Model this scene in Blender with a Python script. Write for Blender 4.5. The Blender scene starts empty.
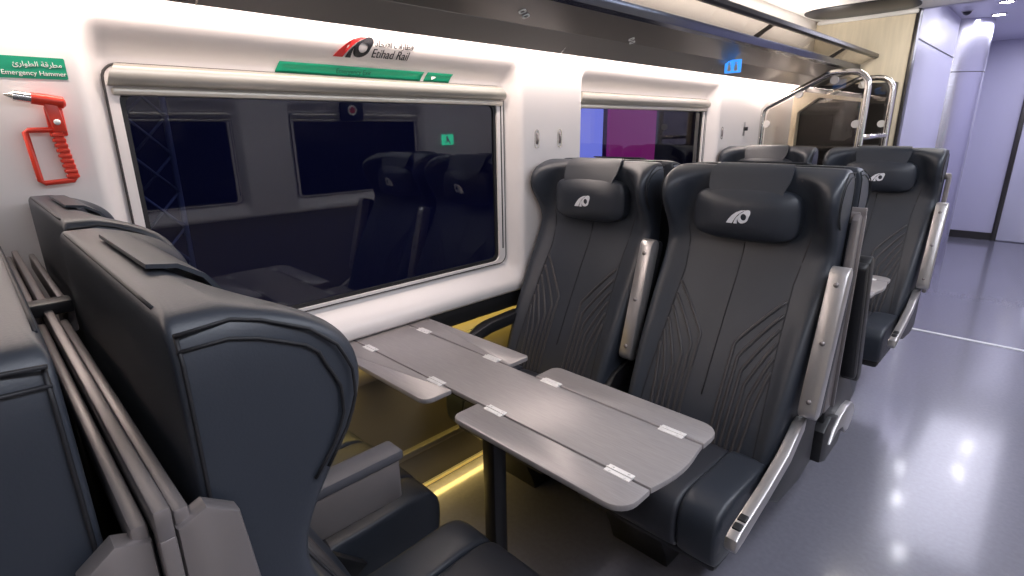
import bpy, bmesh, math, random
from mathutils import Vector, Matrix
random.seed(4)
S = bpy.context.scene
COL = S.collection
PI = math.pi

# ------------------------------------------------------------------ materials
def mat(name, color, rough=.5, metal=0., spec=.5, coat=0., bump=None, noise=None, emis=None, estr=0., trans=0., ior=1.5, coat_rough=.1):
    m = bpy.data.materials.new(name); m.use_nodes = True
    nt = m.node_tree; b = nt.nodes['Principled BSDF']
    b.inputs['Base Color'].default_value = (*color, 1)
    b.inputs['Roughness'].default_value = rough
    b.inputs['Metallic'].default_value = metal
    b.inputs['Specular IOR Level'].default_value = spec
    b.inputs['Coat Weight'].default_value = coat
    b.inputs['Coat Roughness'].default_value = coat_rough
    b.inputs['Transmission Weight'].default_value = trans
    b.inputs['IOR'].default_value = ior
    if emis:
        b.inputs['Emission Color'].default_value = (*emis, 1)
        b.inputs['Emission Strength'].default_value = estr
    tc = nt.nodes.new('ShaderNodeTexCoord')
    if noise:                       # (scale, amount, stretch)
        sc, am, st = noise
        mp = nt.nodes.new('ShaderNodeMapping'); mp.inputs['Scale'].default_value = st
        nz = nt.nodes.new('ShaderNodeTexNoise'); nz.inputs['Scale'].default_value = sc; nz.inputs['Detail'].default_value = 5
        rp = nt.nodes.new('ShaderNodeMixRGB'); rp.blend_type = 'MIX'
        rp.inputs['Color1'].default_value = (*[c*(1-am) for c in color], 1)
        rp.inputs['Color2'].default_value = (*[min(1, c*(1+am)) for c in color], 1)
        nt.links.new(tc.outputs['Object'], mp.inputs['Vector']); nt.links.new(mp.outputs[0], nz.inputs['Vector'])
        nt.links.new(nz.outputs['Fac'], rp.inputs['Fac']); nt.links.new(rp.outputs[0], b.inputs['Base Color'])
    if bump:                        # (scale, strength)
        nz = nt.nodes.new('ShaderNodeTexNoise'); nz.inputs['Scale'].default_value = bump[0]; nz.inputs['Detail'].default_value = 3
        bp = nt.nodes.new('ShaderNodeBump'); bp.inputs['Strength'].default_value = bump[1]; bp.inputs['Distance'].default_value = .002
        nt.links.new(tc.outputs['Object'], nz.inputs['Vector']); nt.links.new(nz.outputs['Fac'], bp.inputs['Height'])
        nt.links.new(bp.outputs[0], b.inputs['Normal'])
    return m

def glassmat(name, tint, tfac, fres_ior, rough=0.0):
    """tinted see-through pane: fresnel mix of a transparent tint and a mirror gloss"""
    m = bpy.data.materials.new(name); m.use_nodes = True
    nt = m.node_tree; nt.nodes.clear()
    out = nt.nodes.new('ShaderNodeOutputMaterial'); mx = nt.nodes.new('ShaderNodeMixShader')
    tr = nt.nodes.new('ShaderNodeBsdfTransparent'); tr.inputs[0].default_value = (*[c*tfac for c in tint], 1)
    gl = nt.nodes.new('ShaderNodeBsdfGlossy'); gl.inputs['Roughness'].default_value = rough
    fr = nt.nodes.new('ShaderNodeFresnel'); fr.inputs[0].default_value = fres_ior
    ge = nt.nodes.new('ShaderNodeNewGeometry'); mu = nt.nodes.new('ShaderNodeMath'); mu.operation = 'MULTIPLY'
    iv = nt.nodes.new('ShaderNodeMath'); iv.operation = 'SUBTRACT'; iv.inputs[0].default_value = 1
    nt.links.new(ge.outputs['Backfacing'], iv.inputs[1]); nt.links.new(iv.outputs[0], mu.inputs[0]); nt.links.new(fr.outputs[0], mu.inputs[1])
    nt.links.new(mu.outputs[0], mx.inputs[0]); nt.links.new(tr.outputs[0], mx.inputs[1]); nt.links.new(gl.outputs[0], mx.inputs[2])
    nt.links.new(mx.outputs[0], out.inputs[0])
    return m

LEATHER = mat('navy leather', (.026, .031, .042), .42, spec=.5, bump=(420, .08), noise=(6, .12, (1, 1, 1)))
LEATHERC = mat('charcoal seat leather', (.027, .029, .037), .48, spec=.45, bump=(420, .1))
SEAM = mat('leather seam thread', (.008, .008, .011), .6)
QUILT = mat('quilted ridge leather', (.046, .042, .044), .42)
EMBL = mat('silver embroidery', (.75, .76, .80), .45)
SHELL = mat('dark seat shell', (.018, .019, .022), .5)
GREYPAD = mat('grey arm pad leather', (.075, .075, .088), .5)
BLACK = mat('black plastic', (.012, .012, .014), .42)
SILVER = mat('satin silver paint', (.50, .48, .48), .32, metal=.75)
TAUPE = mat('taupe metallic panel', (.26, .235, .235), .36, metal=.6)
CHROME = mat('brushed stainless', (.72, .70, .68), .22, metal=1)
TABLE = mat('brushed taupe laminate', (.33, .305, .305), .34, metal=.25, noise=(22, .2, (1, 14, 1)))
HINGE = mat('polished hinge', (.80, .78, .77), .35, metal=.25)
WALL = mat('warm white wall panel', (.80, .755, .735), .32, spec=.5)
GROOVE = mat('dark joint', (.05, .045, .045), .6)
BLIND = mat('champagne blind metal', (.60, .56, .49), .32, metal=.5)
GASKET = mat('black rubber', (.012, .012, .014), .5)
GREEN = mat('green sign film', (.0, .30, .155), .45)
WHITE = mat('white print', (.85, .87, .85), .5)
DKGREEN = mat('dark green print', (.0, .10, .06), .5)
RED = mat('red plastic', (.72, .045, .02), .35)
REDP = mat('red print', (.62, .03, .03), .5)
BLKP = mat('black print', (.02, .02, .025), .5)
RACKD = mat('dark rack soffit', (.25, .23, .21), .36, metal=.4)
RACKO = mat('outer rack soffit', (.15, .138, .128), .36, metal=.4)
RACKE = mat('black rack edge', (.05, .046, .045), .28, metal=.4)
RACKB = mat('blue grey rack channel', (.10, .11, .15), .18, metal=.85)
FLOOR = mat('glossy grey vinyl floor', (.18, .178, .215), .22, spec=.5, coat=.5, noise=(60, .15, (1, 1, 1)), bump=(5, .05), coat_rough=.10)
LOWER = mat('grey lower wall lining', (.17, .15, .125), .36)
WOOD = mat('pale oak veneer', (.78, .69, .53), .45, noise=(5, .16, (9, 9, .9)))
LILAC = mat('lilac lining panel', (.52, .51, .64), .33)
CEIL = mat('white ceiling', (.84, .83, .82), .5)
DARKP = mat('dark glossy ceiling panel', (.012, .013, .018), .4, spec=.25)
LED = mat('led diffuser', (1, .95, .9), .5, emis=(1, .90, .84), estr=9)
LEDY = mat('amber floor led', (1, .8, .3), .5, emis=(1, .72, .22), estr=.22)
DOWN = mat('downlight lens', (1, 1, 1), .5, emis=(.93, .93, 1), estr=90)
LAMPB = mat('blue lit icon', (.05, .3, .9), .5, emis=(.05, .32, 1), estr=1.1)
LAMPG = mat('green lit exit sign', (.05, .6, .35), .5, emis=(.06, .75, .42), estr=6)
PANE = glassmat('dark window glass', (.75, .8, 1), .8, 1.75)
CLEAR = glassmat('clear rack glass', (.95, .93, .9), .95, 1.5)
SMOKE = glassmat('luggage screen glass', (.92, .9, .87), .88, 1.7)
NIGHT = mat('night wall', (.05, .055, .13), .7)
MASTM = mat('galvanised steel', (.25, .27, .34), .5)
CLIPM = mat('frosted glass clip', (.62, .60, .58), .5)
PURP = mat('lit lavender display', (.2, .2, .6), .6, emis=(.36, .38, .95), estr=1.1)
MAGE = mat('lit magenta display', (.4, .02, .2), .6, emis=(.40, .02, .17), estr=.8)
STRIPW = mat('white floor strip', (.85, .85, .88), .35)
BAYD = mat('dark bay lining', (.03, .027, .026), .3)

# ------------------------------------------------------------------ helpers
def link(name, bm, m, parent=None, smooth=True, mats=None):
    me = bpy.data.meshes.new(name)
    bmesh.ops.recalc_face_normals(bm, faces=bm.faces[:])
    if smooth:
        for f in bm.faces: f.smooth = True
    bm.to_mesh(me); bm.free()
    for mm in (mats or [m]): me.materials.append(mm)
    o = bpy.data.objects.new(name, me); COL.objects.link(o)
    if parent: o.parent = parent
    return o

def sharp(o, ang=35):
    """auto smooth by marking sharp edges"""
    me = o.data
    bm = bmesh.new(); bm.from_mesh(me)
    for e in bm.edges:
        e.smooth = not (len(e.link_faces) == 2 and e.calc_face_angle(0) > math.radians(ang))
    bm.to_mesh(me); bm.free()
    return o

def thing(name, label, cat, loc=(0, 0, 0), rz=0, group=None):
    o = bpy.data.objects.new(name, None); COL.objects.link(o)
    o.location = loc; o.rotation_euler = (0, 0, rz); o.empty_display_size = .05
    o['label'] = label; o['category'] = cat
    if group: o['group'] = group
    return o

def tag(o, label, cat, group=None):
    o['label'] = label; o['category'] = cat
    if group: o['group'] = group
    return o

def struct(o):
    o['kind'] = 'structure'; return o

def bx(bm, x0, x1, y0, y1, z0, z1, bev=0, seg=2):
    """bevelled box added to bm"""
    vs = [bm.verts.new((x, y, z)) for x in (x0, x1) for y in (y0, y1) for z in (z0, z1)]
    fs = [bm.faces.new([vs[i] for i in q]) for q in ((0, 1, 3, 2), (4, 6, 7, 5), (0, 4, 5, 1), (2, 3, 7, 6), (0, 2, 6, 4), (1, 5, 7, 3))]
    bmesh.ops.recalc_face_normals(bm, faces=fs)
    if bev:
        es = list({e for f in fs for e in f.edges})
        bmesh.ops.bevel(bm, geom=es, offset=bev, segments=seg, profile=.5, affect='EDGES')
    return bm

def box(name, b, m, parent=None, bev=0, seg=2):
    bm = bmesh.new(); bx(bm, *b, bev, seg)
    return sharp(link(name, bm, m, parent))

def tube(bm, pts, r, n=8, closed=False, flat=1.0):
    pts = [Vector(p) for p in pts]; rings = []
    N = len(pts); up = None
    for i, p in enumerate(pts):
        a = pts[(i-1) % N] if (i > 0 or closed) else p
        b = pts[(i+1) % N] if (i < N-1 or closed) else p
        t = (b-a).normalized()
        if up is None:
            up = Vector((0, 0, 1)) if abs(t.z) < .9 else Vector((1, 0, 0))
        s = t.cross(up).normalized(); up = s.cross(t).normalized()
        rr = r[i] if isinstance(r, (list, tuple)) else r
        rings.append([bm.verts.new(p + s*math.cos(2*PI*k/n)*rr + up*math.sin(2*PI*k/n)*rr*flat) for k in range(n)])
    for i in range(N if closed else N-1):
        A, B = rings[i], rings[(i+1) % N]
        for k in range(n):
            bm.faces.new([A[k], A[(k+1) % n], B[(k+1) % n], B[k]])
    if not closed:
        bm.faces.new(rings[0][::-1]); bm.faces.new(rings[-1])
    return bm

def prism(bm, poly, axis, a, b, bev=0, seg=2):
    """extrude a 2-D polygon along an axis: 'x' -> poly is (y,z), 'y' -> (x,z), 'z' -> (x,y)"""
    def P(u, v, w):
        return {'x': (w, u, v), 'y': (u, w, v), 'z': (u, v, w)}[axis]
    A = [bm.verts.new(P(u, v, a)) for u, v in poly]; B = [bm.verts.new(P(u, v, b)) for u, v in poly]
    n = len(poly)
    fs = [bm.faces.new(A[::-1]), bm.faces.new(B)]
    fs += [bm.faces.new([A[i], A[(i+1) % n], B[(i+1) % n], B[i]]) for i in range(n)]
    bmesh.ops.recalc_face_normals(bm, faces=fs)
    if bev:
        es = list({e for f in fs[:2] for e in f.edges})
        bmesh.ops.bevel(bm, geom=es, offset=bev, segments=seg, profile=.5, affect='EDGES')
    return bm

def rrect(u0, u1, v0, v1, r, n=6):
    """rounded rectangle outline, r may be a 4-tuple (uv00, u1v0, u1v1, u0v1)"""
    r = r if isinstance(r, (list, tuple)) else (r,)*4
    o = []
    for (cu, cv, a0), rr in zip(((u0, v0, PI), (u1, v0, 1.5*PI), (u1, v1, 0), (u0, v1, .5*PI)), r):
        cu += rr*(1 if cu == u0 else -1); cv += rr*(1 if cv == v0 else -1)
        for i in range(n+1):
            a = a0 + .5*PI*i/n
            o.append((cu+rr*math.cos(a), cv+rr*math.sin(a)))
    return o

def ring(bm, outer, inner, axis, a, b):
    """solid ring between two outlines of equal point count"""
    def P(u, v, w):
        return {'x': (w, u, v), 'y': (u, w, v), 'z': (u, v, w)}[axis]
    n = len(outer)
    L = [[bm.verts.new(P(u, v, w)) for u, v in poly] for poly, w in ((outer, a), (outer, b), (inner, b), (inner, a))]
    for k in range(4):
        A, B = L[k], L[(k+1) % 4]
        for i in range(n):
            bm.faces.new([A[i], A[(i+1) % n], B[(i+1) % n], B[i]])
    return bm

def subsurf(o, lv=2):
    md = o.modifiers.new('Subdivision', 'SUBSURF'); md.levels = lv; md.render_levels = lv
    return o

def smooth(t):
    t = max(0., min(1., t)); return t*t*(3-2*t)

def lerp(tab, z):
    if z <= tab[0][0]: return tab[0][1]
    for (a, va), (b, vb) in zip(tab, tab[1:]):
        if z <= b: return va + (vb-va)*(z-a)/(b-a)
    return tab[-1][1]

# emblem outline: two swooping blades and a pointed ring
BLADE1 = [(0, 0), (.11, .19), (.25, .37), (.43, .52), (.64, .61), (.86, .63), (.68, .545), (.52, .42), (.40, .26), (.31, .10), (.27, 0)]
BLADE2 = [(.345, 0), (.385, .15), (.46, .29), (.55, .38), (.505, .26), (.49, .12), (.50, 0)]
def leafring():
    c = (.755, .28); o = []; i = []
    for k in range(32):
        a = 2*PI*k/32
        r = .235 + .20*max(0, math.cos(a-.93))**7 + .035*max(0, math.cos(a+2.2))**4
        o.append((c[0]+r*math.cos(a)*.98, max(0, c[1]+r*math.sin(a))))
        i.append((.775+.135*math.cos(a), .315+.15*math.sin(a)))
    return o, i
def emblem_bm(which, size, thick, place):
    """place(u, v, w) maps emblem coordinates to 3-D"""
    bm = bmesh.new()
    if 1 in which: prism(bm, BLADE1, 'z', 0, 1)
    if 2 in which: prism(bm, BLADE2, 'z', 0, 1)
    if 3 in which:
        o, i = leafring(); ring(bm, o, i, 'z', 0, 1)
    for v in bm.verts: v.co = Vector(place(v.co.x*size, v.co.y*size, v.co.z*thick))
    return bm

# ------------------------------------------------------------------ train seat (local: faces -y, back plane y=0)
ZD = [(.40, .355), (.46, .345), (.55, .315), (.70, .25), (.85, .175), (.95, .115), (1.02, .078), (1.05, .074), (1.08, .082), (1.115, .104), (1.14, .122), (1.165, .138), (1.19, .146), (1.215, .145), (1.238, .134), (1.258, .112), (1.272, .080), (1.281, .045)]
ZC = [(.40, .34), (.46, .33), (.55, .298), (.70, .23), (.85, .155), (.95, .100), (1.02, .066), (1.08, .058), (1.13, .056), (1.19, .060), (1.215, .066), (1.238, .070), (1.258, .068), (1.272, .058), (1.281, .042)]
ZW = [(.40, .245), (.55, .252), (.70, .258), (.96, .262), (1.03, .262), (1.19, .265), (1.238, .265), (1.258, .263), (1.272, .257), (1.281, .248)]
def seamx(z):   # half width of the middle panel
    return lerp([(.40, .195), (.60, .188), (.80, .176), (.95, .170), (1.04, .180), (1.12, .196), (1.19, .190), (1.235, .165), (1.262, .13), (1.28, .10)], z)
def front_y(x, z):
    W, D, Cn, s = lerp(ZW, z), lerp(ZD, z), lerp(ZC, z), seamx(z)
    ax = abs(x)
    if ax <= s: return -(Cn - .006*math.cos(ax/s*PI/2))
    t = smooth((ax-s)/max(.001, (W-.03-s)))
    return -(Cn + (D-Cn)*t)

def backrest_bm():
    bm = bmesh.new(); rows = []
    zs = [.40, .43, .48, .55, .62, .70, .78, .86, .93, .98, 1.03, 1.06, 1.09, 1.12, 1.15, 1.18, 1.205, 1.228, 1.248, 1.264, 1.275, 1.281]
    for z in zs:
        W, D, Cn, s = lerp(ZW, z), lerp(ZD, z), lerp(ZC, z), seamx(z)
        xs = [-(W-.003), -(W-.012), -(W-.03), -(W-.03+s)/2, -s, -s*.8, -s*.4, 0]
        xs = xs + [-x for x in xs[-2::-1]]
        R = []
        back = 0.0 if z < 1.28 else -.003
        for k, x in enumerate(xs):
            y = front_y(x, z)
            if k in (0, len(xs)-1): y = -D*.90
            if k in (1, len(xs)-2): y = -D*.97
            R.append((x, y, z))
        R += [(W, -D*.66, z), (W, -D*.30, z), (W, back-.007, z), (W-.002, back-.0015, z), (W-.009, back, z), (W*.4, back, z), (-W*.4, back, z), (-(W-.009), back, z), (-(W-.002), back-.0015, z), (-W, back-.007, z), (-W, -D*.30, z), (-W, -D*.66, z)]
        rows.append([bm.verts.new(p) for p in R])
    n = len(rows[0])
    for a, b in zip(rows, rows[1:]):
        for k in range(n): bm.faces.new([a[k], a[(k+1) % n], b[(k+1) % n], b[k]])
    top = rows[-1]
    c = [bm.verts.new((v.co.x*.95, -.018+(v.co.y+.018)*.72, 1.2845)) for v in top]
    for k in range(n): bm.faces.new([top[k], top[(k+1) % n], c[(k+1) % n], c[k]])
    bm.faces.new(c); bm.faces.new(rows[0][::-1])
    return bm

def quilt_bm():
    bm = bmesh.new()
    for sg in (-1, 1):
        for k in range(6):
            s0 = .905 - .038*k
            pts2 = []
            xa, za = seamx(s0)-.004, s0
            xb, zb = .055+.0205*k, .765-.034*k
            for t in range(9):
                t /= 8
                e = t + .12*math.sin(PI*t)*(1-t)
                pts2.append((xa+(xb-xa)*t, za+(zb-za)*(t*.85+.15*t*t)))
            zc = .455
            for t in range(1, 9):
                t /= 8
                pts2.append((xb - .010*smooth(t)*(k/5), zb+(zc-zb)*t))
            pts = [(sg*x, front_y(x, z)-.0005, z) for x, z in pts2]
            tube(bm, pts, .0052, 6)
    return bm

def seams_bm():
    bm = bmesh.new()
    for sg in (-1, 1):
        zs = [.44+.03*i for i in range(28)]
        pts = [(sg*seamx(z), front_y(seamx(z), z)-.0012, z) for z in zs if z < 1.262]
        tube(bm, pts, .0022, 5)
        # piping round the outer rear edge
    tube(bm, [(0, front_y(0, z)-.0012, z) for z in [.60+.045*i for i in range(11)]], .0018, 5)
    return bm

def piping_bm():
    """twin seam that runs up the flank, across the rear of the top and down again"""
    bm = bmesh.new()
    for sg in (-1, 1):
        tube(bm, [(sg*(lerp(ZW, z)+.0003), -.006, z) for z in [.60, .75, .90, 1.0, 1.1, 1.2, 1.25, 1.270]], .0016, 5)
        for off in (0, .012):
            pts = [(sg*(lerp(ZW, 1.262)+.0002), -.004, 1.272-off)]
            for z in (1.277, 1.272, 1.265, 1.257, 1.248, 1.238, 1.226, 1.213, 1.20, 1.188, 1.175, 1.16, 1.145, 1.13):
                d = lerp(ZD, z)
                zz = z-.004-off if z > 1.19 else z-(.004+off)*(z-1.07)/.12
                pts.append((sg*(lerp(ZW, zz)+.0002), -(d-.019-off*(1 if z < 1.24 else .4)), zz))
            tube(bm, pts, .0016, 5)
    tube(bm, [(-.215+.043*i, -.004, 1.2815) for i in range(11)], .0016, 5)
    return bm

def cushion_loft(bm, xs0, xs1, zt, zb, yb, yf):
    """seat pad with a rounded front nose between x limits: returns nothing"""
    prof = [(yb, zb), (yb, zt-.012), (yb-.03, zt), (yb-.12, zt-.004), (yf+.10, zt+.006), (yf+.05, zt+.002), (yf+.018, zt-.018), (yf+.002, zt-.05), (yf+.006, zb+.04), (yf+.028, zb+.008), (yf+.06, zb)]
    r = .022
    cols = [(xs0, .92, .010), (xs0+.004, .97, .004), (xs0+r, 1, 0), ((xs0+xs1)/2, 1, -.004), (xs1-r, 1, 0), (xs1-.004, .97, .004), (xs1, .92, .010)]
    cy, cz = (yb+yf)/2, (zt+zb)/2
    rings_ = []
    for x, sc, dz in cols:
        rings_.append([bm.verts.new((x, cy+(y-cy)*(1-(1-sc)*.3), cz+(z-cz)*sc)) for y, z in prof])
    n = len(prof)
    for a, b in zip(rings_, rings_[1:]):
        for k in range(n): bm.faces.new([a[k], a[(k+1) % n], b[(k+1) % n], b[k]])
    bm.faces.new(rings_[0][::-1]); bm.faces.new(rings_[-1])

def bar_profile(y0, z0, y1, z1, r, n=7):
    """capsule outline in (y,z)"""
    d = Vector((y1-y0, z1-z0)).normalized(); a0 = math.atan2(d.y, d.x)
    o = []
    for i in range(n+1):
        a = a0 - PI/2 + PI*i/n; o.append((y1+r*math.cos(a), z1+r*math.sin(a)))
    for i in range(n+1):
        a = a0 + PI/2 + PI*i/n; o.append((y0+r*math.cos(a), z0+r*math.sin(a)))
    return o

def make_seat(raised=True, arm_side=1, label='', group=None, aisle=True, armmat=None, shield=False):
    """the arm stands on local x = arm_side"""
    t = thing('train_seat', label, 'seat', group=group)
    s = arm_side
    subsurf(link('backrest', backrest_bm(), LEATHER, t), 2)
    link('quilting', quilt_bm(), QUILT, t)
    link('seam', seams_bm(), SEAM, t)
    link('piping', piping_bm(), SEAM, t)
    # head pillow
    bm = bmesh.new(); bx(bm, -.162, .162, -.120, -.045, 1.062, 1.222)
    bmesh.ops.subdivide_edges(bm, edges=bm.edges[:], cuts=4, use_grid_fill=True)
    for v in bm.verts:
        u, w = v.co.x/.162, (v.co.z-1.142)/.080
        k = (1-abs(u)**4)*(1-abs(w)**4)
        if v.co.y < -.09: v.co.y += .030*(1-k)-.010
        f = 1-.10*abs(w)**4; v.co.x *= f
        v.co.z = 1.142+(v.co.z-1.142)*(1-.14*abs(u)**4)
    p = subsurf(link('headrest_pillow', bm, LEATHER, t), 2)
    p['label'] = 'padded head pillow with a silver emblem'
    em = link('emblem', emblem_bm((1, 2, 3), .066, .004, lambda u, v, w: (u-.036, -.1285-w+(abs(v-.02))*.05, 1.118+v)), EMBL, p, smooth=False)
    # flap over the top
    bm = bmesh.new(); path = [(-.102, 1.200), (-.094, 1.224), (-.083, 1.242), (-.075, 1.258), (-.064, 1.2745), (-.046, 1.2860), (-.024, 1.2880)]
    th = .004; ra = []
    for i, (y, z) in enumerate(path):
        a = Vector(path[max(0, i-1)]); b = Vector(path[min(len(path)-1, i+1)]); d = (b-a).normalized(); nrm = Vector((-d.y, d.x))
        if nrm.dot(Vector((-.3, 1))) < 0: nrm = -nrm
        hw = .108 + .014*math.sin(PI*i/6)
        ra.append([bm.verts.new((x, y+nrm.x*o, z+nrm.y*o)) for x, o in ((-hw, 0), (hw, 0), (hw, th), (-hw, th))])
    for a, b in zip(ra, ra[1:]):
        for k in range(4): bm.faces.new([a[k], a[(k+1) % 4], b[(k+1) % 4], b[k]])
    bm.faces.new(ra[0]); bm.faces.new(ra[-1][::-1])
    sharp(link('headrest_flap', bm, LEATHER, t), 50)
    # cushion in two pads: middle and side bolsters
    bm = bmesh.new(); cushion_loft(bm, -.128, .128, .487, .318, -.30, -.655)
    subsurf(link('seat_cushion', bm, LEATHERC, t), 1)
    for sg in (-1, 1):
        bm = bmesh.new(); cushion_loft(bm, *sorted((sg*.126, sg*.235)), .492, .312, -.30, -.648)
        subsurf(link('seat_bolster', bm, LEATHER, t), 1)
    # pan and pedestal
    box('seat_pan', (-.225, .225, -.60, -.03, .285, .325), BLACK, t, .015)
    bm = bmesh.new(); prism(bm, [(-.50, .29), (-.05, .29), (-.05, .02), (-.08, 0), (-.38, 0), (-.40, .06), (-.42, .10)], 'x', -s*.23, -s*.01, .008)
    sharp(link('pedestal', bm, BLACK, t))
    # aisle side rail with two buttons
    if shield:
        bm = bmesh.new(); prism(bm, [(-.06, .365), (-.09, .405), (-.15, .435), (-.22, .445), (-.29, .438), (-.335, .410), (-.345, .375), (-.33, .345), (-.29, .325), (-.25, .33), (-.21, .37), (-.14, .385)], 'x', s*.258, s*.290, .005)
        sharp(link('side_rail', bm, SILVER, t))
        bm = bmesh.new(); prism(bm, [(.015, .33), (.015, .44), (-.05, .47), (-.20, .42), (-.25, .36), (-.20, .31), (-.06, .30)], 'x', s*.246, s*.282, .005)
        sharp(link('pivot_block', bm, BLACK, t))
    elif aisle:
        bm = bmesh.new()
        prism(bm, [(-.640, .418), (-.650, .432), (-.644, .456), (-.62, .468), (-.45, .503), (-.33, .540), (-.24, .595), (-.205, .60), (-.21, .565), (-.30, .502), (-.44, .462), (-.60, .424)], 'x', s*.256, s*.286, .005)
        r = sharp(link('side_rail', bm, SILVER, t))
        for yy in (-.610, -.580):
            bm = bmesh.new(); zz = .4665+(yy+.62)*.22
            bx(bm, s*.260 if s > 0 else s*.282, s*.282 if s > 0 else s*.260, yy-.011, yy+.011, zz-.006, zz+.005, .003)
            for v in bm.verts: v.co.z += (v.co.y-yy)*.22
            sharp(link('recline_button', bm, BLACK, r))
    # shell panel under the arm pivot
    bm = bmesh.new(); prism(bm, [(-.40, .42), (-.26, .56), (-.06, .62), (-.02, .62), (-.02, .36), (-.12, .34), (-.30, .36)], 'x', s*.240, s*.268, .006)
    sharp(link('side_cover', bm, BLACK, t))
    # armrest
    arm = bmesh.new()
    if raised:
        prism(arm, bar_profile(-.225, .640, -.125, 1.005, .026) if not shield else bar_profile(-.165, .600, -.060, .995, .026), 'x', s*.268, s*.316, .005)
        a = sharp(link('armrest', arm, armmat or SILVER, t))
        bm = bmesh.new(); prism(bm, bar_profile(-.185, .625, -.085, 1.000, .020) if not shield else bar_profile(-.125, .615, -.030, .985, .020), 'x', s*.270, s*.314, .008)
        q = sharp(link('arm_pad', bm, BLACK, a))
        q['label'] = 'dark arm pad'
        for f in (.06, .50, .93):
            bm = bmesh.new(); c = Vector((-.225+.1*f, .640+.365*f))
            d = Vector((.1, .365)).normalized(); nn = Vector((-d.y, d.x)); c += nn*.0265
            tube(bm, [(s*.292, c.x-nn.x*.004, c.y-nn.y*.004), (s*.292, c.x+nn.x*.001, c.y+nn.y*.001)], .007, 12)
            link('bolt', bm, TAUPE, a)
    else:
        prism(arm, rrect(-.478, -.15, .590, .688, .008), 'x', s*.268, s*.316, .006)
        a = sharp(link('armrest', arm, TAUPE, t))
        bm = bmesh.new(); prism(bm, rrect(-.486, -.15, .690, .716, .010), 'x', s*.262, s*.324, .008)
        q = sharp(link('arm_pad', bm, GREYPAD, a)); q['label'] = 'padded grey arm top'
    if not aisle and raised:     # fixed curved arm on the wall side
        bm = bmesh.new()
        up = [(-.10, .672), (-.25, .676), (-.40, .668), (-.50, .646), (-.57, .61), (-.61, .565)]
        prism(bm, up+[(y+.030, z-.012) if z < .62 else (y, z-.044) for y, z in up[::-1]], 'x', -s*.225, -s*.275, .006)
        q = sharp(link('wall_armrest', bm, BLACK, t)); q['label'] = 'curved black arm on the wall side'
    # rear trim rail and end plate beside the divider
    box('back_trim', (*sorted((-s*.262, s*.285)), .011, .021, 1.130, 1.162), TAUPE, t, .003)
    if aisle and not shield:
        bm = bmesh.new()
        prism(bm, [(.021, 1.150), (.002, 1.158), (-.018, 1.143), (-.024, 1.08), (-.032, .95), (-.042, .80), (-.042, .55), (.021, .55)], 'x', s*.272, s*.290, .003)
        sharp(link('end_plate', bm, TAUPE, t))
    return t

def dup(o, label):
    r = o.copy(); COL.objects.link(r)
    if label: r['label'] = label
    for ch in o.children:
        c = ch.copy(); COL.objects.link(c); c.parent = r
        for g in ch.children:
            d = g.copy(); COL.objects.link(d); d.parent = c
    return r

def put(o, x, y, rz=0):
    o.location = (x, y, 0); o.rotation_euler = (0, 0, rz); return o

XA, XW = -.655, -1.245          # aisle column and window column of the seats
YF = 1.755; PITCH = 1.745; GAP = .056
grp = 'leather train seats beside the window wall'
A = put(make_seat(True, 1, 'dark leather seat on the aisle facing the table, silver armrest folded up', grp), XA, YF)
B = put(make_seat(True, 1, 'dark leather seat between the window wall and the aisle seat, facing the table', grp, aisle=False), XW, YF)
put(dup(A, 'far aisle seat with silver emblem beside the bright floor strip, facing camera'), XA, YF+PITCH-.03)
put(dup(B, 'far window seat, only its top showing below the chrome luggage hoops'), XW, YF+PITCH-.03)
M1 = put(make_seat(True, -1, 'seat back to back with the aisle seat facing the table, showing a black raised armrest', grp, armmat=BLACK, shield=True), XA, YF+GAP, PI)
M2 = put(make_seat(True, -1, 'seat back to back with the window seat beyond the table, nearly hidden behind it', grp, aisle=False), XW, YF+GAP, PI)
L1 = put(make_seat(False, -1, 'nearest big dark seat seen from its side, head flap on top, facing the table', grp), XA, .072, PI)
L2 = put(make_seat(False, -1, 'near window seat below the red hammer, facing the table', grp, aisle=False), XW, .085, PI)
N1 = put(make_seat(True, 1, 'dark seat cut off by the left edge of the photo, facing away from table', grp), XA, .016)
N2 = put(dup(B, 'sliver of dark seat against the wall at the left edge, behind the near window seat'), XW, .016)

# divider rails between back to back seats
def divider(y, label):
    t = thing('seat_divider', label, 'divider', (0, y, 0), group='metal dividers between back to back seats')
    box('top_rail', (-1.50, -.358, -.0050, .0050, 1.150, 1.174), TAUPE, t, .002)
    box('end_post', (-.374, -.357, -.0050, .0050, .55, 1.152), TAUPE, t, .002)
    box('core_panel', (-1.50, -.40, -.0035, .0035, .62, 1.151), SHELL, t)
    box('core_foot', (-1.12, -.78, -.0035, .0035, .0, .621), SHELL, t)
    box('spacer_clip', (-.965, -.930, -.028, .028, 1.166, 1.184), BLACK, t, .003)
    return t
divider(.044, 'taupe metal rail running between the near left pair of seat backs')
divider(YF+GAP/2, 'taupe metal divider behind the aisle seat facing the table')

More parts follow.
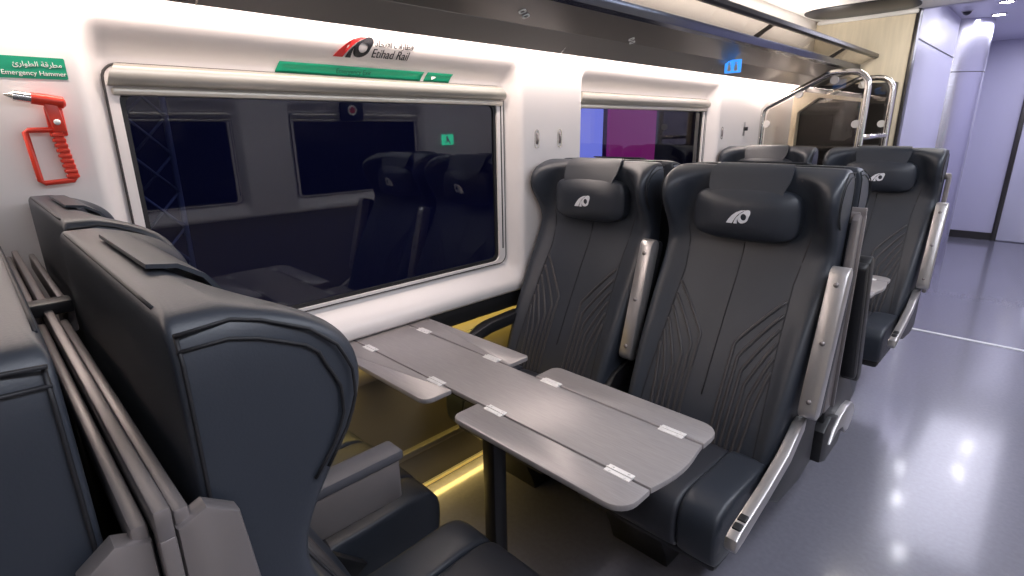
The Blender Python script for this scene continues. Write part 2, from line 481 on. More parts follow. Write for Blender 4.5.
# ------------------------------------------------------------------ folding tables
def table(yc, label):
    t = thing('folding_table', label, 'table', (0, yc, 0), group='folding tables between facing seats')
    zt, th = .74, .015
    def slab(name, poly):
        bm = bmesh.new(); prism(bm, poly, 'z', zt-th, zt, .004)
        return sharp(link(name, bm, TABLE, t))
    # middle board with a slightly bowed aisle end
    poly = [(-1.575, -.103), (-.434, -.103)] + [(-.434+.014*math.sin(PI*i/8), -.103+.206*i/8) for i in range(1, 8)] + [(-.432, .103), (-1.575, .103)]
    slab('table_top', poly)
    for sg, xe in ((1, -.430), (-1, -.433)):
        v0, v1 = (sg*.107, sg*.196)
        lo, hi = sorted((v0, v1))
        rr = (.003, .003, .045, .025) if sg > 0 else (.025, .045, .003, .003)
        slab('folding_leaf', rrect(-.925, xe, lo, hi, rr))
        rr = (.003, .003, .012, .003) if sg > 0 else (.003, .03, .003, .003)
        slab('folding_leaf', rrect(-1.575, -1.030, lo, hi, rr))
        for xh in (-1.44, -1.10, -.865, -.505):
            bm = bmesh.new(); bx(bm, xh-.030, xh+.030, sg*.105-.013, sg*.105+.013, zt-.003, zt+.0015, .001, 1)
            tube(bm, [(xh-.030, sg*.105, zt+.001), (xh+.030, sg*.105, zt+.001)], .003, 6)
            for dx in (-.018, .018):
                for dy in (-.008, .008):
                    tube(bm, [(xh+dx, sg*.105+dy, zt+.001), (xh+dx, sg*.105+dy, zt+.0028)], .003, 8)
            sharp(link('hinge', bm, HINGE, t))
    box('under_beam', (-1.57, -.70, -.055, .055, zt-th-.045, zt-th), BLACK, t, .004)
    bm = bmesh.new(); bx(bm, -1.012, -.960, -.026, .026, .03, zt-th-.04, .010)
    sharp(link('table_leg', bm, BLACK, t))
    bm = bmesh.new(); bx(bm, -1.06, -.91, -.08, .08, .0, .032, .012); sharp(link('foot_plate', bm, BLACK, t))
    box('wall_bracket', (-1.60, -1.555, -.10, .10, .56, zt-th), TAUPE, t, .006)
    return t
table(.905, 'grey taupe folding table with hinged leaves in front of the window')
table(.905+PITCH, 'second folding table, its silver corner showing between the far seats')

# ------------------------------------------------------------------ side walls with window recesses
WY = [(.298, 1.522), (.298+PITCH, 1.522+PITCH)]
ZG0, ZG1 = .872, 1.500
XP, XG = -1.53, -1.607
def recess(y, z):
    d = 0
    for a, b in WY:
        il, ir, ib, it = a-.022, b+.034, ZG0-.008, 1.560
        f = smooth((y-(il-.055))/.055)*smooth((ir+.05-y)/.05)*smooth((z-(ib-.09))/.09)*smooth((it+.105-z)/.105)
        d = max(d, f)
    return d
def wall_mesh(sx, ox, name):
    bm = bmesh.new()
    ys = [-2.2+.1*i for i in range(22)] + [.0+.0125*i for i in range(0, 285)] + [3.5625+.15*i for i in range(10)]
    zs = [.755+.0125*i for i in range(0, 76)] + [1.72+.1*i for i in range(5)] + [2.17]
    g = [[bm.verts.new((sx*(XP+(XG-XP)*recess(y, z))+ox, y, z)) for z in zs] for y in ys]
    for i in range(len(ys)-1):
        for j in range(len(zs)-1):
            yc, zc = (ys[i]+ys[i+1])/2, (zs[j]+zs[j+1])/2
            if any(a-.016 < yc < b+.026 and ZG0-.004 < zc < 1.552 for a, b in WY): continue
            bm.faces.new([g[i][j], g[i+1][j], g[i+1][j+1], g[i][j+1]])
    # turned-in lower lip
    low = [(g[i][0], bm.verts.new((sx*(XP-.005)+ox, y, .745)), bm.verts.new((sx*(-1.60)+ox, y, .745))) for i, y in enumerate(ys)]
    for a, b in zip(low, low[1:]):
        bm.faces.new([a[0], b[0], b[1], a[1]]); bm.faces.new([a[1], b[1], b[2], a[2]])
    o = link(name, bm, WALL); struct(o)
    md = o.modifiers.new('Solidify', 'SOLIDIFY'); md.thickness = .004; md.offset = 0
    return o
wall_mesh(1, 0, 'wall_left')
OX = -.2
wall_mesh(-1, OX, 'wall_right')

def window(sx, ox, k, name):
    a, b = WY[k]
    X = lambda v: sx*v+ox
    t = bpy.data.objects.new(name, None); COL.objects.link(t); struct(t)
    t.location = (0, 0, 0)
    il, ir, ib = a-.022, b+.034, ZG0-.010
    bm = bmesh.new(); ring(bm, rrect(il, ir, ib, 1.558, .035), rrect(a, b, ZG0, 1.505, .03), 'x', X(-1.612), X(-1.592))
    sharp(link('window_frame', bm, WALL, t))
    bm = bmesh.new(); ring(bm, rrect(il-.003, ir+.003, ib-.003, 1.562, .037), rrect(il+.0005, ir-.0005, ib+.0005, 1.557, .034), 'x', X(-1.612), X(-1.5905))
    link('frame_joint', bm, GROOVE, t)
    bm = bmesh.new(); ring(bm, rrect(a-.001, b+.001, ZG0-.001, 1.506, .031), rrect(a+.012, b-.012, ZG0+.012, 1.492, .026), 'x', X(-1.611), X(-1.600))
    sharp(link('gasket', bm, GASKET, t))
    bm = bmesh.new(); prism(bm, rrect(a+.004, b-.004, ZG0+.004, 1.50, .028), 'x', X(-1.610), X(-1.606))
    link('glass_pane', bm, PANE, t, smooth=False)
    # roller blind cassette and its bottom bar
    bm = bmesh.new(); prism(bm, [(X(x), z) for x, z in [(-1.610, 1.560), (-1.585, 1.560), (-1.570, 1.552), (-1.564, 1.536), (-1.568, 1.520), (-1.580, 1.511), (-1.610, 1.511)]], 'y', il+.003, ir-.003)
    for v in bm.verts:
        if v.co.z > 1.530:
            v.co.y += (.022 if v.co.y < (a+b)/2 else -.022)*min(1, (v.co.z-1.53)/.03)
    c = sharp(link('blind_cassette', bm, BLIND, t), 40)
    bm = bmesh.new(); bx(bm, *sorted((X(-1.608), X(-1.580))), il+.010, ir-.010, 1.490, 1.507, .005); sharp(link('blind_bar', bm, BLIND, t))
    for yy in (ir-.014,):
        bm = bmesh.new(); bx(bm, *sorted((X(-1.596), X(-1.5895))), yy-.0035, yy+.0035, ZG0+.05, 1.49, .002, 1); link('blind_guide', bm, GROOVE, t)
    return t
window(1, 0, 0, 'window_1'); window(1, 0, 1, 'window_2'); window(-1, OX, 0, 'window_3'); window(-1, OX, 1, 'window_4')

# lower wall, ledge and dark band
def flat(name, b, m, bev=0): return struct(box(name, b, m, None, bev))
flat('wall_left_lower', (-1.63, -1.60, -2.2, 4.95, 0, .745), LOWER)
flat('wall_right_lower', (1.33, 1.36, -2.2, 4.95, 0, .745), LOWER)
flat('trim_1', (-1.60, -1.545, -2.2, 4.0, .672, .744), BLACK, .004)
flat('trim_2', (-1.60, -1.572, -2.2, 4.0, .178, .205), RACKD, .004)
flat('trim_3', (-1.60, -1.588, -2.2, 4.0, .0, .016), LEDY, .003)

# panel seams on the pillars
k = 4
for y in (.062, 1.767, 3.512):
    bm = bmesh.new(); bx(bm, -1.532, -1.5282, y-.0022, y+.0022, .76, 1.69)
    struct(link('trim_%d' % k, bm, GROOVE)); k += 1
# coat hook slots
hg = 'recessed oval coat hooks on the window pillars'
for y, lb in ((1.682, 'oval recessed coat hook left of the pillar seam'), (1.826, 'oval recessed coat hook right of the pillar seam'), (3.40, 'oval recessed coat hook right of the second window')):
    h = thing('coat_hook', lb, 'hook', (XP, y, 1.362), group=hg)
    bm = bmesh.new(); ring(bm, rrect(-.014, .014, -.037, .037, .0135), rrect(-.010, .010, -.033, .033, .0095), 'x', -.004, .004)
    sharp(link('hook_rim', bm, CHROME, h))
    bm = bmesh.new(); prism(bm, rrect(-.0105, .0105, -.0335, .0335, .010), 'x', -.003, .0012); sharp(link('hook_recess', bm, GROOVE, h))
    bm = bmesh.new(); tube(bm, [(.001, 0, .022), (.006, 0, .016), (.007, 0, -.005), (.003, 0, -.020)], .0045, 8); link('hook_tongue', bm, TAUPE, h)

# small wall latch by the luggage screens
lt = thing('wall_latch', 'small dark catch on the white wall beside the chrome screen', 'latch', (XP, 3.73, 1.385))
box('latch_plate', (0, .006, -.012, .012, -.045, .045), SILVER, lt, .003); box('latch_knob', (.006, .026, -.010, .010, -.012, .012), BLACK, lt, .004)

# ------------------------------------------------------------------ signs on the near wall
def wallx(y, z): return XP+(XG-XP)*recess(y, z)
def wtext(name, body, size, m, loc, parent=None, align='LEFT', shear=0, xs=1, wrap=False):
    c = bpy.data.curves.new(name, 'FONT'); c.body = body; c.size = size; c.extrude = .0006; c.align_x = align; c.shear = shear
    tmp = bpy.data.objects.new(name, c); COL.objects.link(tmp)
    me = bpy.data.meshes.new_from_object(tmp.evaluated_get(bpy.context.evaluated_depsgraph_get()))
    bpy.data.objects.remove(tmp); bpy.data.curves.remove(c)
    me.materials.clear(); me.materials.append(m)
    o = bpy.data.objects.new(name, me); COL.objects.link(o)
    if wrap:                                # laid on the curved wall
        dx, dy, dz = loc
        for v in me.vertices:
            a, b_, e = v.co
            v.co = (wallx(dy+a*xs, dz+b_)+dx+e, dy+a*xs, dz+b_)
        o.parent = parent
        return o
    o.scale = (xs, 1, 1)
    o.rotation_euler = (PI/2, 0, PI/2)      # reads along +Y, seen from +X
    o.location = loc
    if parent: o.parent = parent
    return o

sg = thing('emergency_sign', 'long green film sign above the big window, under the company logo', 'sign', (0, 0, 0))
def film(name, y0, y1, z0, z1, m, parent, slant=.010, lift=.0040):
    bm = bmesh.new(); n = 24; F = []; Bk = []
    for i in range(n+1):
        for j in range(5):
            z = z0+(z1-z0)*j/4
            y = y0+(y1-y0)*i/n+slant*(j/4-.5)
            F.append(bm.verts.new((wallx(y, z)+lift, y, z)))
    for i in range(n):
        for j in range(4):
            bm.faces.new([F[i*5+j], F[(i+1)*5+j], F[(i+1)*5+j+1], F[i*5+j+1]])
    o = link(name, bm, m, parent); md = o.modifiers.new('Solidify', 'SOLIDIFY'); md.thickness = .001
    return o
film('green_film', .682, 1.175, 1.5635, 1.5915, GREEN, sg); film('green_end', 1.190, 1.300, 1.5635, 1.5915, GREEN, sg)
wtext('lettering', 'Emergency Exit', .019, DKGREEN, (.0052, .86, 1.571), sg, wrap=True)
bm = bmesh.new(); prism(bm, [(1.215, 1.569), (1.235, 1.578), (1.215, 1.586)], 'x', wallx(1.2, 1.578)+.0035, wallx(1.2, 1.578)+.0065); link('arrow', bm, WHITE, sg, smooth=False)

lg = thing('company_logo', 'red and black swoosh logo with lettering above the green film sign', 'logo', (0, 0, 0))
lx = wallx(.9, 1.635)
pl = lambda u, v, w: (wallx(.836+u, 1.613+v*.78)+.0050+w, .836+u, 1.613+v*.78)
link('swoosh', emblem_bm((1,), .112, .0015, pl), REDP, lg, smooth=False)
link('dark_emblem', emblem_bm((2, 3), .112, .0015, pl), BLKP, lg, smooth=False)
wtext('lettering', 'Etihad Rail', .032, BLKP, (.0048, .958, 1.6185), lg, wrap=True)
wtext('arabic_lettering', '\uFEA9\uFE8E\uFEA4\uFE97\uFEFB\uFE8D \uFE95\uFE8D\uFEAD\uFE8E\uFEC4\uFED7', .024, BLKP, (.0048, .960, 1.6465), lg, wrap=True)

hs = thing('hammer_sign', 'small green film sign above the red hammer', 'sign', (0, 0, 0))
bm = bmesh.new(); prism(bm, rrect(.02, .203, 1.514, 1.556, .003), 'x', XP+.001, XP+.003); sharp(link('green_film', bm, GREEN, hs))
wtext('lettering', 'Emergency Hammer', .0125, WHITE, (XP+.0036, .098, 1.5205), hs)
wtext('arabic_lettering', '\uFE89\uFEAD\uFE8D\uFEEE\uFEC4\uFEDF\uFE8D \uFE94\uFED7\uFEAE\uFEC4\uFEE3', .0135, WHITE, (XP+.0036, .118, 1.5375), hs)
bm = bmesh.new(); tube(bm, [(XP+.0035, .092, 1.528), (XP+.0035, .078, 1.545)], .0022, 6); tube(bm, [(XP+.0035, .070, 1.538), (XP+.0035, .086, 1.552)], .004, 6); link('hammer_pictogram', bm, WHITE, hs)

# ------------------------------------------------------------------ red emergency hammer
hm = thing('emergency_hammer', 'red emergency hammer with steel tip in its wall holder', 'hammer', (XP, .15, 1.40))
def HM(y, z): return (y-.15, z-1.40)
bm = bmesh.new(); y0, z0 = HM(.132, 1.475); y1, z1 = HM(.186, 1.467)
tube(bm, [(.022, y0, z0), (.022, (y0+y1)/2, (z0+z1)/2), (.022, y1-.004, z1), (.022, y1, z1)], [.0115, .0120, .0120, .007], 14)
sharp(link('hammer_head', bm, RED, hm))
bm = bmesh.new(); yb, zb = HM(.104, 1.479)
tube(bm, [(.022, yb-.012, zb+.0015), (.022, yb, zb), (.022, yb+.001, zb), (.022, y0, z0)], [.0015, .007, .0105, .0105], 14)
sharp(link('steel_tip', bm, CHROME, hm))
bm = bmesh.new()
yt, zt = HM(.160, 1.468); yh, zh = HM(.166, 1.408)
prism(bm, [(yt-.011, zt), (yt+.011, zt), (yh+.012, zh), (yh-.010, zh)], 'x', .012, .030, .003)
sharp(link('hammer_neck', bm, RED, hm))
# D-shaped guard and ribbed grip
bm = bmesh.new()
g = [HM(.110, 1.408), HM(.116, 1.412), HM(.156, 1.413), HM(.164, 1.410), HM(.176, 1.316), HM(.170, 1.308), HM(.122, 1.305), HM(.115, 1.310)]
tube(bm, [(.020, y, z) for y, z in g], .0055, 8, closed=True)
link('guard', bm, RED, hm)
bm = bmesh.new()
for i in range(9):
    f = i/8; y, z = .163+.010*f, 1.402-.085*f
    cy, cz = HM(y, z); bx(bm, .010, .030, cy-.014, cy+.008, cz-.0036, cz+.0036, .0015, 1)
cy0, cz0 = HM(.163, 1.408); cy1, cz1 = HM(.173, 1.312)
prism(bm, [(cy0-.010, cz0), (cy0+.005, cz0), (cy1+.005, cz1), (cy1-.010, cz1)], 'x', .013, .027)
sharp(link('ribbed_grip', bm, RED, hm))
bm = bmesh.new(); cy, cz = HM(.168, 1.428); tube(bm, [(.028, cy-.004, cz), (.034, cy-.004, cz)], .006, 10); link('seal_tag', bm, WHITE, hm)
bm = bmesh.new(); bx(bm, 0, .013, *[v for v in (HM(.150, 0)[0], HM(.180, 0)[0])], HM(0, 1.40)[1], HM(0, 1.46)[1], .003); sharp(link('holder', bm, RED, hm))

# ------------------------------------------------------------------ overhead rack
YR0, YR1 = -2.1, 4.895
rk = thing('overhead_rack', 'long dark overhead luggage shelf with glass front along the window wall', 'luggage rack', (0, 0, 0))
def run(name, poly, m, y0=YR0, y1=YR1, bev=0):
    bm = bmesh.new(); prism(bm, poly, 'y', y0, y1, bev); return sharp(link(name, bm, m, rk))
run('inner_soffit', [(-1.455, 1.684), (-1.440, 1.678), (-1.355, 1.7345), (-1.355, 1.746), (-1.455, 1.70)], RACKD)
run('slot_cover', [(-1.527, 1.715), (-1.455, 1.70), (-1.455, 1.71), (-1.527, 1.725)], WALL)
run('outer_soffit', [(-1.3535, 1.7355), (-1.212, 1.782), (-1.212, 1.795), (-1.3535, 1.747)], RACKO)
run('channel_rail', [(-1.212, 1.782), (-1.190, 1.790), (-1.186, 1.800), (-1.186, 1.826), (-1.193, 1.830), (-1.212, 1.815)], RACKB)
run('glass_front', [(-1.189, 1.828), (-1.102, 1.874), (-1.104, 1.879), (-1.191, 1.833)], CLEAR)
run('front_lip', [(-1.108, 1.868), (-1.088, 1.866), (-1.078, 1.874), (-1.078, 1.892), (-1.090, 1.900), (-1.108, 1.888)], RACKE)
for i, y in enumerate((-.9, .45, 1.72, 2.95, 4.2)):
    bm = bmesh.new(); prism(bm, [(-1.50, 1.80), (-1.20, 1.815), (-1.10, 1.88), (-1.11, 1.893), (-1.21, 1.835), (-1.50, 1.82)], 'y', y-.006, y+.006); sharp(link('rack_bracket', bm, RACKE, rk))
    bm = bmesh.new(); prism(bm, [(-1.442, 1.680), (-1.41, 1.701), (-1.41, 1.6975), (-1.440, 1.6765)], 'y', y-.002, y+.002); link('soffit_joint', bm, CHROME, rk)

# seat number marks on the soffit
ig = 'white seat number marks under the rack'
for n_, (x, y, lb) in enumerate(((-1.300, 1.375, 'white seat number mark under the rack, above the pillar left of the second window'), (-1.335, 2.05, 'white seat number mark under the rack, above the second window'))):
    o = thing('seat_mark', lb, 'sign', (x, y, 1.7355+(x+1.3535)*.3285-.0008), group=ig)
    o.rotation_euler = (0, 0, .5)
    for j, dy in enumerate((-.028, .012)):
        bm = bmesh.new(); ring(bm, rrect(-.012, .012, dy-.012, dy+.012, .008, 4), rrect(-.007, .007, dy-.007, dy+.007, .005, 4), 'z', -.0022, .0002)
        for v in bm.verts: v.co.z += (v.co.x*math.cos(.5)-v.co.y*math.sin(.5))*.3285
        link('seat_glyph', bm, WHITE, o, smooth=False)
o = thing('priority_sign', 'blue lit seat pictogram hanging under the rack above the second window', 'sign', (-1.33, 3.02, 1.715))
box('blue_panel', (-.045, .045, -.004, .004, -.040, .026), LAMPB, o, .004)
bm = bmesh.new()
for dx in (-.018, .018):
    tube(bm, [(dx, -.0055, .006), (dx, -.0055, .0121)], .006, 8)
    prism(bm, [(dx-.010, -.030), (dx+.010, -.030), (dx+.006, .002), (dx-.006, .002)], 'y', -.006, -.004)
link('pictogram', bm, WHITE, o, smooth=False)

# led strip where the wall meets the rack
ls = box('led_strip', (-1.527, -1.500, -2.0, 4.85, 1.696, 1.708), LED, None, .003)
tag(ls, 'bright white light strip under the rack along the top of the wall', 'light')

# ------------------------------------------------------------------ floor, ceiling, end walls
flat('floor', (-1.66, 1.45, -2.2, 9.4, -.05, 0), FLOOR)
flat('ceiling', (-1.56, 1.36, -2.2, 4.92, 2.165, 2.20), CEIL)
flat('wall_back', (-1.66, 1.45, -2.26, -2.2, 0, 2.2), WOOD)
# pale wood partition with an opening on its right; dark metal jamb
flat('wall_end', (-1.66, -.895, 4.90, 4.965, 0, 2.17), WOOD)
flat('trim_7', (-.895, -.870, 4.885, 4.975, 0, 2.20), RACKE, .004)
flat('trim_8', (-1.52, -.88, 4.87, 4.90, 2.135, 2.165), CEIL, .01)
flat('wall_end_right', (.45, 1.45, 4.90, 4.965, 0, 2.17), WOOD)
flat('trim_9', (-.52, .45, 4.53, 4.56, 0, .004), STRIPW, .001)
tt = bpy.data.objects['trim_9']
# plaques in the ceiling
bm = bmesh.new()
poly = [(-1.17+.34*math.copysign(abs(math.cos(a))**.55, math.cos(a)), 4.61+.25*math.copysign(abs(math.sin(a))**.8, math.sin(a))) for a in [2*PI*i/40 for i in range(40)]]
prism(bm, poly, 'z', 2.159, 2.168, .003)
tag(sharp(link('ceiling_panel', bm, DARKP)), 'dark glossy oval panel set in the white ceiling near the end wall', 'ceiling panel')
# saloon ceiling lamps along the aisle
for i, y in enumerate((.3, 1.6, 2.9, 4.1)):
    o = thing('aisle_lamp', 'long white aisle lamp in the saloon ceiling', 'lamp', (.40, y, 2.169), group='aisle lamps in the saloon ceiling')
    del o['label'], o['category'], o['group']; o.name = 'ceiling_lamp'; struct(o)
    bm = bmesh.new(); ring(bm, rrect(-.09, .09, -.5, .5, .03), rrect(-.075, .075, -.485, .485, .02), 'z', -.012, .004); sharp(link('lamp_rim', bm, SILVER, o))
    box('lamp_lens', (-.076, .076, -.486, .486, -.008, .002), mat('aisle lens', (1, 1, 1), .5, emis=(.90, .93, 1), estr=3) if i == 0 else bpy.data.materials['aisle lens'], o)

# vestibule
flat('ceiling_vestibule', (-1.2, 1.45, 4.965, 9.4, 2.32, 2.36), LILAC)
flat('trim_10', (-.90, 1.45, 4.90, 4.965, 2.165, 2.36), LILAC)
flat('wall_vestibule_left', (-.92, -.885, 4.965, 6.80, 0, 2.32), LILAC)
flat('wall_vestibule_right', (.62, .66, 4.965, 9.4, 0, 2.32), LILAC)
flat('wall_vestibule_end', (-1.2, .66, 8.86, 8.92, 0, 2.32), LILAC)
bm = bmesh.new(); n = 40
poly = [(-.93+.27*math.cos(a), 7.02+.27*math.sin(a)) for a in [2*PI*i/n for i in range(n)]]
prism(bm, poly, 'z', 0, 2.32); struct(sharp(link('wall_vestibule_column', bm, mat('satin lilac column', (.60, .59, .68), .24, metal=.85)), 30))
flat('wall_vestibule_side', (-.95, -.90, 7.2, 8.9, 0, 2.32), LILAC)
flat('trim_11', (-.884, -.881, 4.97, 6.79, 1.985, 1.992), GROOVE)
bm = bmesh.new(); ring(bm, [(-.93+.2725*math.cos(2*PI*i/n), 7.02+.2725*math.sin(2*PI*i/n)) for i in range(n)], [(-.93+.268*math.cos(2*PI*i/n), 7.02+.268*math.sin(2*PI*i/n)) for i in range(n)], 'z', 1.86, 1.867)
struct(link('trim_12', bm, GROOVE))
flat('baseboard_vestibule', (-1.0, -.42, 8.84, 8.862, 0, .09), RACKE)
dr = bpy.data.objects.new('door_1', None); COL.objects.link(dr); struct(dr)
box('door_leaf', (-.375, .40, 8.835, 8.862, .01, 2.15), mat('pale door', (.70, .70, .80), .12, metal=.2), dr, .004)
box('door_jamb', (-.425, -.375, 8.82, 8.862, 0, 2.2), RACKE, dr, .004)
# downlights
for x, y, lb in ((-.53, 6.10, 'downlight in the lilac vestibule ceiling at the top right corner of the photo'), (-.66, 5.55, 'vestibule downlight just inside the wooden partition'),
                 (-.36, 5.25, 'vestibule downlight nearest the saloon, over the middle of the aisle'), (-.62, 6.75, 'vestibule downlight right beside the round column'),
                 (-.14, 7.10, 'vestibule downlight right of the column, halfway to the end door'), (-.13, 7.80, 'vestibule downlight farthest along, next to the end door')):
    o = thing('downlight', lb, 'lamp', (x, y, 2.32), group='downlights in the vestibule ceiling')
    bm = bmesh.new(); c = lambda r: [(r*math.cos(2*PI*q/24), r*math.sin(2*PI*q/24)) for q in range(24)]
    ring(bm, c(.055), c(.042), 'z', -.008, .002); sharp(link('lamp_rim', bm, SILVER, o))
    bm = bmesh.new(); prism(bm, c(.043), 'z', -.004, .001); link('lamp_lens', bm, DOWN, o, smooth=False)
# tiny camera dome
o = thing('ceiling_camera', 'small dark dome in the vestibule ceiling beside the column', 'camera', (-.80, 6.35, 2.32))
bm = bmesh.new(); tube(bm, [(0, 0, .001), (0, 0, -.012), (0, 0, -.026), (0, 0, -.034)], [.032, .032, .022, .006], 16); sharp(link('dome', bm, BLACK, o), 50)
bm = bmesh.new(); ring(bm, c(.042), c(.030), 'z', -.006, .001); link('dome_rim', bm, SILVER, o)

# ------------------------------------------------------------------ luggage stack with two chrome loops
lu = thing('luggage_stack', 'floor standing luggage bay with chrome tube hoops and smoked glass screens', 'luggage rack', (0, 0, 0))
def hoop(y):
    pts = [(-1.520, 0), (-1.520, 1.45)]
    pts += [(-1.520+.010*(1-math.cos(a)), 1.47+.04*math.sin(a)) for a in (.2, .7, 1.1)]
    pts += [(-1.495, 1.528), (-1.150, 1.704), (-1.125, 1.713), (-1.10, 1.716), (-1.01, 1.716)]
    R = .095
    pts += [(-1.005+R*math.sin(a), 1.716-R+R*math.cos(a)) for a in [.25*PI/2*j for j in range(1, 5)]]
    pts += [(-.910, 1.3), (-.910, 0)]
    bm = bmesh.new(); tube(bm, [(x, y, z) for x, z in pts], .019, 12)
    h = link('chrome_hoop', bm, CHROME, lu)
    bm = bmesh.new(); gp = [(-1.490, .35), (-1.490, 1.47), (-1.475, 1.508), (-1.14, 1.676), (-1.10, 1.684), (-1.02, 1.684), (-.965, 1.665), (-.940, 1.62), (-.940, .35)]
    prism(bm, gp, 'y', y-.004, y+.004); g_ = link('glass_screen', bm, SMOKE, lu, smooth=False)
    for x, z in ((-1.486, 1.414), (-1.286 if False else -1.30, 1.598), (-1.10, 1.672), (-.945, 1.405), (-1.486, .6), (-.945, .6)):
        bm = bmesh.new(); tube(bm, [(x, y-.010, z), (x, y+.010, z)], .024, 16); sharp(link('glass_clip', bm, CLIPM, lu))
hoop(4.0); hoop(4.67)
for z in (.30, 1.325):
    bm = bmesh.new(); tube(bm, [(-.910, 4.0, z), (-.910, 4.67, z)], .016, 10); link('cross_bar', bm, CHROME, lu)
for z in (.30, .82, 1.24):
    box('shelf', (-1.515, -.93, 4.03, 4.64, z, z+.022), BAYD, lu, .004)
bm = bmesh.new(); ring(bm, [(-1.425, 0), (-1.425, 1.635), (-1.27, 1.612), (-.99, 1.565), (-.99, 0)], [(-1.388, .03), (-1.388, 1.49), (-1.265, 1.585), (-1.0, 1.545), (-1.0, .03)], 'y', 4.28, 4.34)
sharp(link('reflection_frame', bm, WOOD, lu))  # oak-coloured frame added in place of a cream reflection in the screens
box('frame_backing', (-1.40, -.995, 4.34, 4.35, .02, 1.55), BAYD, lu)  # dark sheet added to keep the inside of that frame dark
box('bay_lining', (-1.515, -.925, 4.80, 4.89, 0, 1.69), BAYD, lu, .004)

# ------------------------------------------------------------------ outside the windows: night platform
flat('wall_platform', (-3.75, -3.6, -6, 12, -1, 3.5), NIGHT)
flat('floor_platform', (-3.6, -1.75, -6, 12, -.25, -.05), NIGHT)
d1 = box('platform_screen', (-3.58, -3.54, 4.05, 4.96, -.05, 2.6), PURP, None, .01); tag(d1, 'pale lavender lit panel seen through the second window', 'screen', None)
d2 = box('platform_banner', (-3.58, -3.54, 5.08, 6.05, -.05, 2.6), MAGE, None, .01); tag(d2, 'magenta lit panel seen through the second window', 'banner', None)

lm = thing('lattice_mast', 'dim lattice mast standing outside at the left end of the big window', 'mast', (-2.6, .56, -.05))
bm = bmesh.new()
for dy in (-.07, .07): tube(bm, [(0, dy, 0), (0, dy, 2.6)], .012, 6)
link('post', bm, MASTM, lm)
bm = bmesh.new()
for q in range(17):
    z = .02+.15*q
    tube(bm, [(0, -.07, z), (0, .07, z+.15)], .006, 5); tube(bm, [(.006, .07, z), (.006, -.07, z+.15)], .006, 5)
link('bracing', bm, MASTM, lm)
# exit sign that mirrors in the window
ex = thing('exit_sign', 'small lit green exit sign on the opposite pillar, mirrored in the window', 'sign', (1.318, 3.62, 1.31))
box('lit_panel', (-.006, .006, -.075, .075, -.05, .05), LAMPG, ex, .003)
bm = bmesh.new(); tube(bm, [(-.008, -.01, .030), (-.006, -.01, .030)], .011, 10)
prism(bm, [(-.02, .018), (.006, .018), (.012, -.01), (.03, -.036), (.018, -.04), (-.002, -.012), (-.03, -.034), (-.036, -.026), (-.016, -.004)], 'x', -.008, -.006); link('pictogram', bm, WHITE, ex, smooth=False)

rs = thing('round_sign', 'round red and white sign on a dark plate, mirrored in the big window', 'sign', (1.325, 2.56, 1.585))
box('dark_plate', (-.004, .02, -.11, .11, -.09, .09), BLACK, rs, .003)
bm = bmesh.new(); ring(bm, [(.045*math.cos(2*PI*q/28), .045*math.sin(2*PI*q/28)) for q in range(28)], [(.028*math.cos(2*PI*q/28), .028*math.sin(2*PI*q/28)) for q in range(28)], 'x', -.007, -.004); link('white_ring', bm, WHITE, rs, smooth=False)
bm = bmesh.new(); prism(bm, [(.028*math.cos(2*PI*q/28), .028*math.sin(2*PI*q/28)) for q in range(28)], 'x', -.0065, -.004); link('red_disc', bm, REDP, rs, smooth=False)

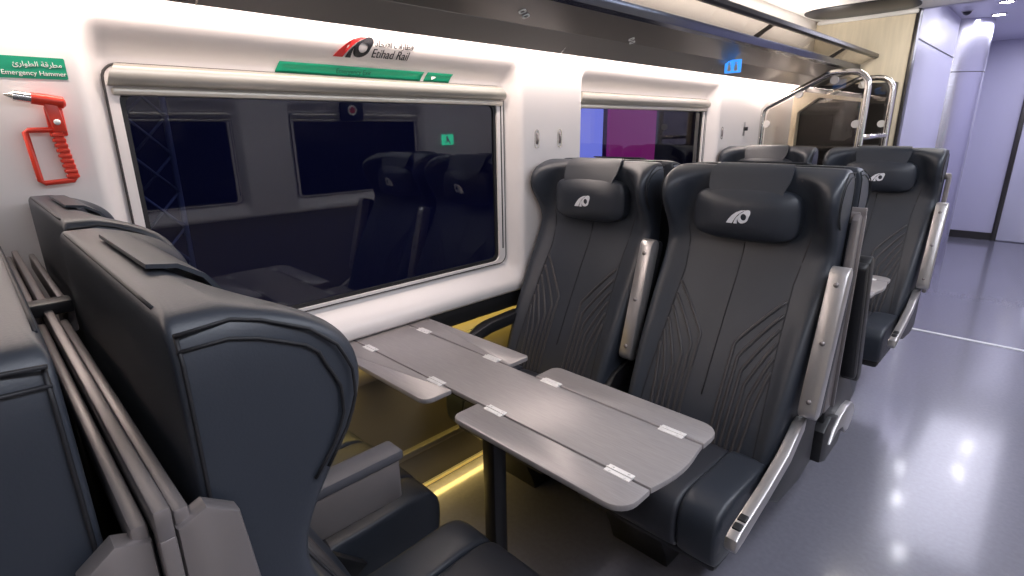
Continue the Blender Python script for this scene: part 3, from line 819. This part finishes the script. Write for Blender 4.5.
# ------------------------------------------------------------------ lamps
def area(name, loc, sx, sy, power, col, rot=(0, 0, 0), spread=PI):
    l = bpy.data.lights.new(name, 'AREA'); l.shape = 'RECTANGLE'; l.size = sx; l.size_y = sy; l.energy = power; l.color = col; l.spread = spread
    o = bpy.data.objects.new(name, l); COL.objects.link(o); o.location = loc; o.rotation_euler = rot
    return o
area('aisle_lamp_light', (.40, 2.0, 2.145), .25, 4.8, 58, (.86, .90, 1))
area('led_strip_light', (-1.485, 1.45, 1.688), .02, 6.8, 19, (1, .84, .76), (0, math.radians(-4), 0))
area('rack_upper_fill', (-1.35, 1.5, 1.95), .1, 6.4, 18, (1, .90, .80), (PI, 0, 0))  # added upward fill, brightens the ceiling behind the rack glass; no fitting
area('amber_sill_light', (-1.535, .9, .668), .02, 1.6, 3, (1, .72, .16), (0, math.radians(25), 0))
area('amber_floor_light', (-1.572, .9, .045), .02, 2.2, 2.2, (1, .70, .20), (0, math.radians(-60), 0))
area('end_wall_fill', (-.65, 4.30, 2.15), .5, .3, 9, (1, .93, .84), (math.radians(25), 0, 0))  # added unseen fill that brightens the wooden end wall
area('vestibule_light', (-.2, 6.9, 2.30), .7, 3.0, 31, (.84, .83, 1))
area('platform_fill', (-2.4, 1.5, 3.2), .5, 4, 12, (.45, .5, 1), (0, math.radians(-25), 0))  # added blue fill that tints the dark outside navy; no lamp modelled
w = bpy.data.worlds.new('World'); S.world = w; w.use_nodes = True
w.node_tree.nodes['Background'].inputs[0].default_value = (.5, .52, .7, 1); w.node_tree.nodes['Background'].inputs[1].default_value = .03

# ------------------------------------------------------------------ camera
yaw, pitch, roll = math.radians(45.005), math.radians(16.427), math.radians(-.807)
fw = Vector((-math.sin(yaw)*math.cos(pitch), math.cos(yaw)*math.cos(pitch), -math.sin(pitch)))
r = fw.cross(Vector((0, 0, 1))).normalized(); u = r.cross(fw)
r2 = r*math.cos(roll)+u*math.sin(roll); u2 = -r*math.sin(roll)+u*math.cos(roll)
cam = bpy.data.cameras.new('Camera'); co = bpy.data.objects.new('Camera', cam); COL.objects.link(co)
m = Matrix((r2, u2, -fw)).transposed().to_4x4(); m.translation = Vector((0, 0, 1.40)); co.matrix_world = m
cam.sensor_width = 36; cam.lens = 536.9/1024*36; cam.clip_start = .02
S.camera = co
S.view_settings.view_transform = 'Standard'; S.view_settings.look = 'None'; S.view_settings.exposure = 0; S.view_settings.gamma = 1
S.view_settings.use_curve_mapping = False
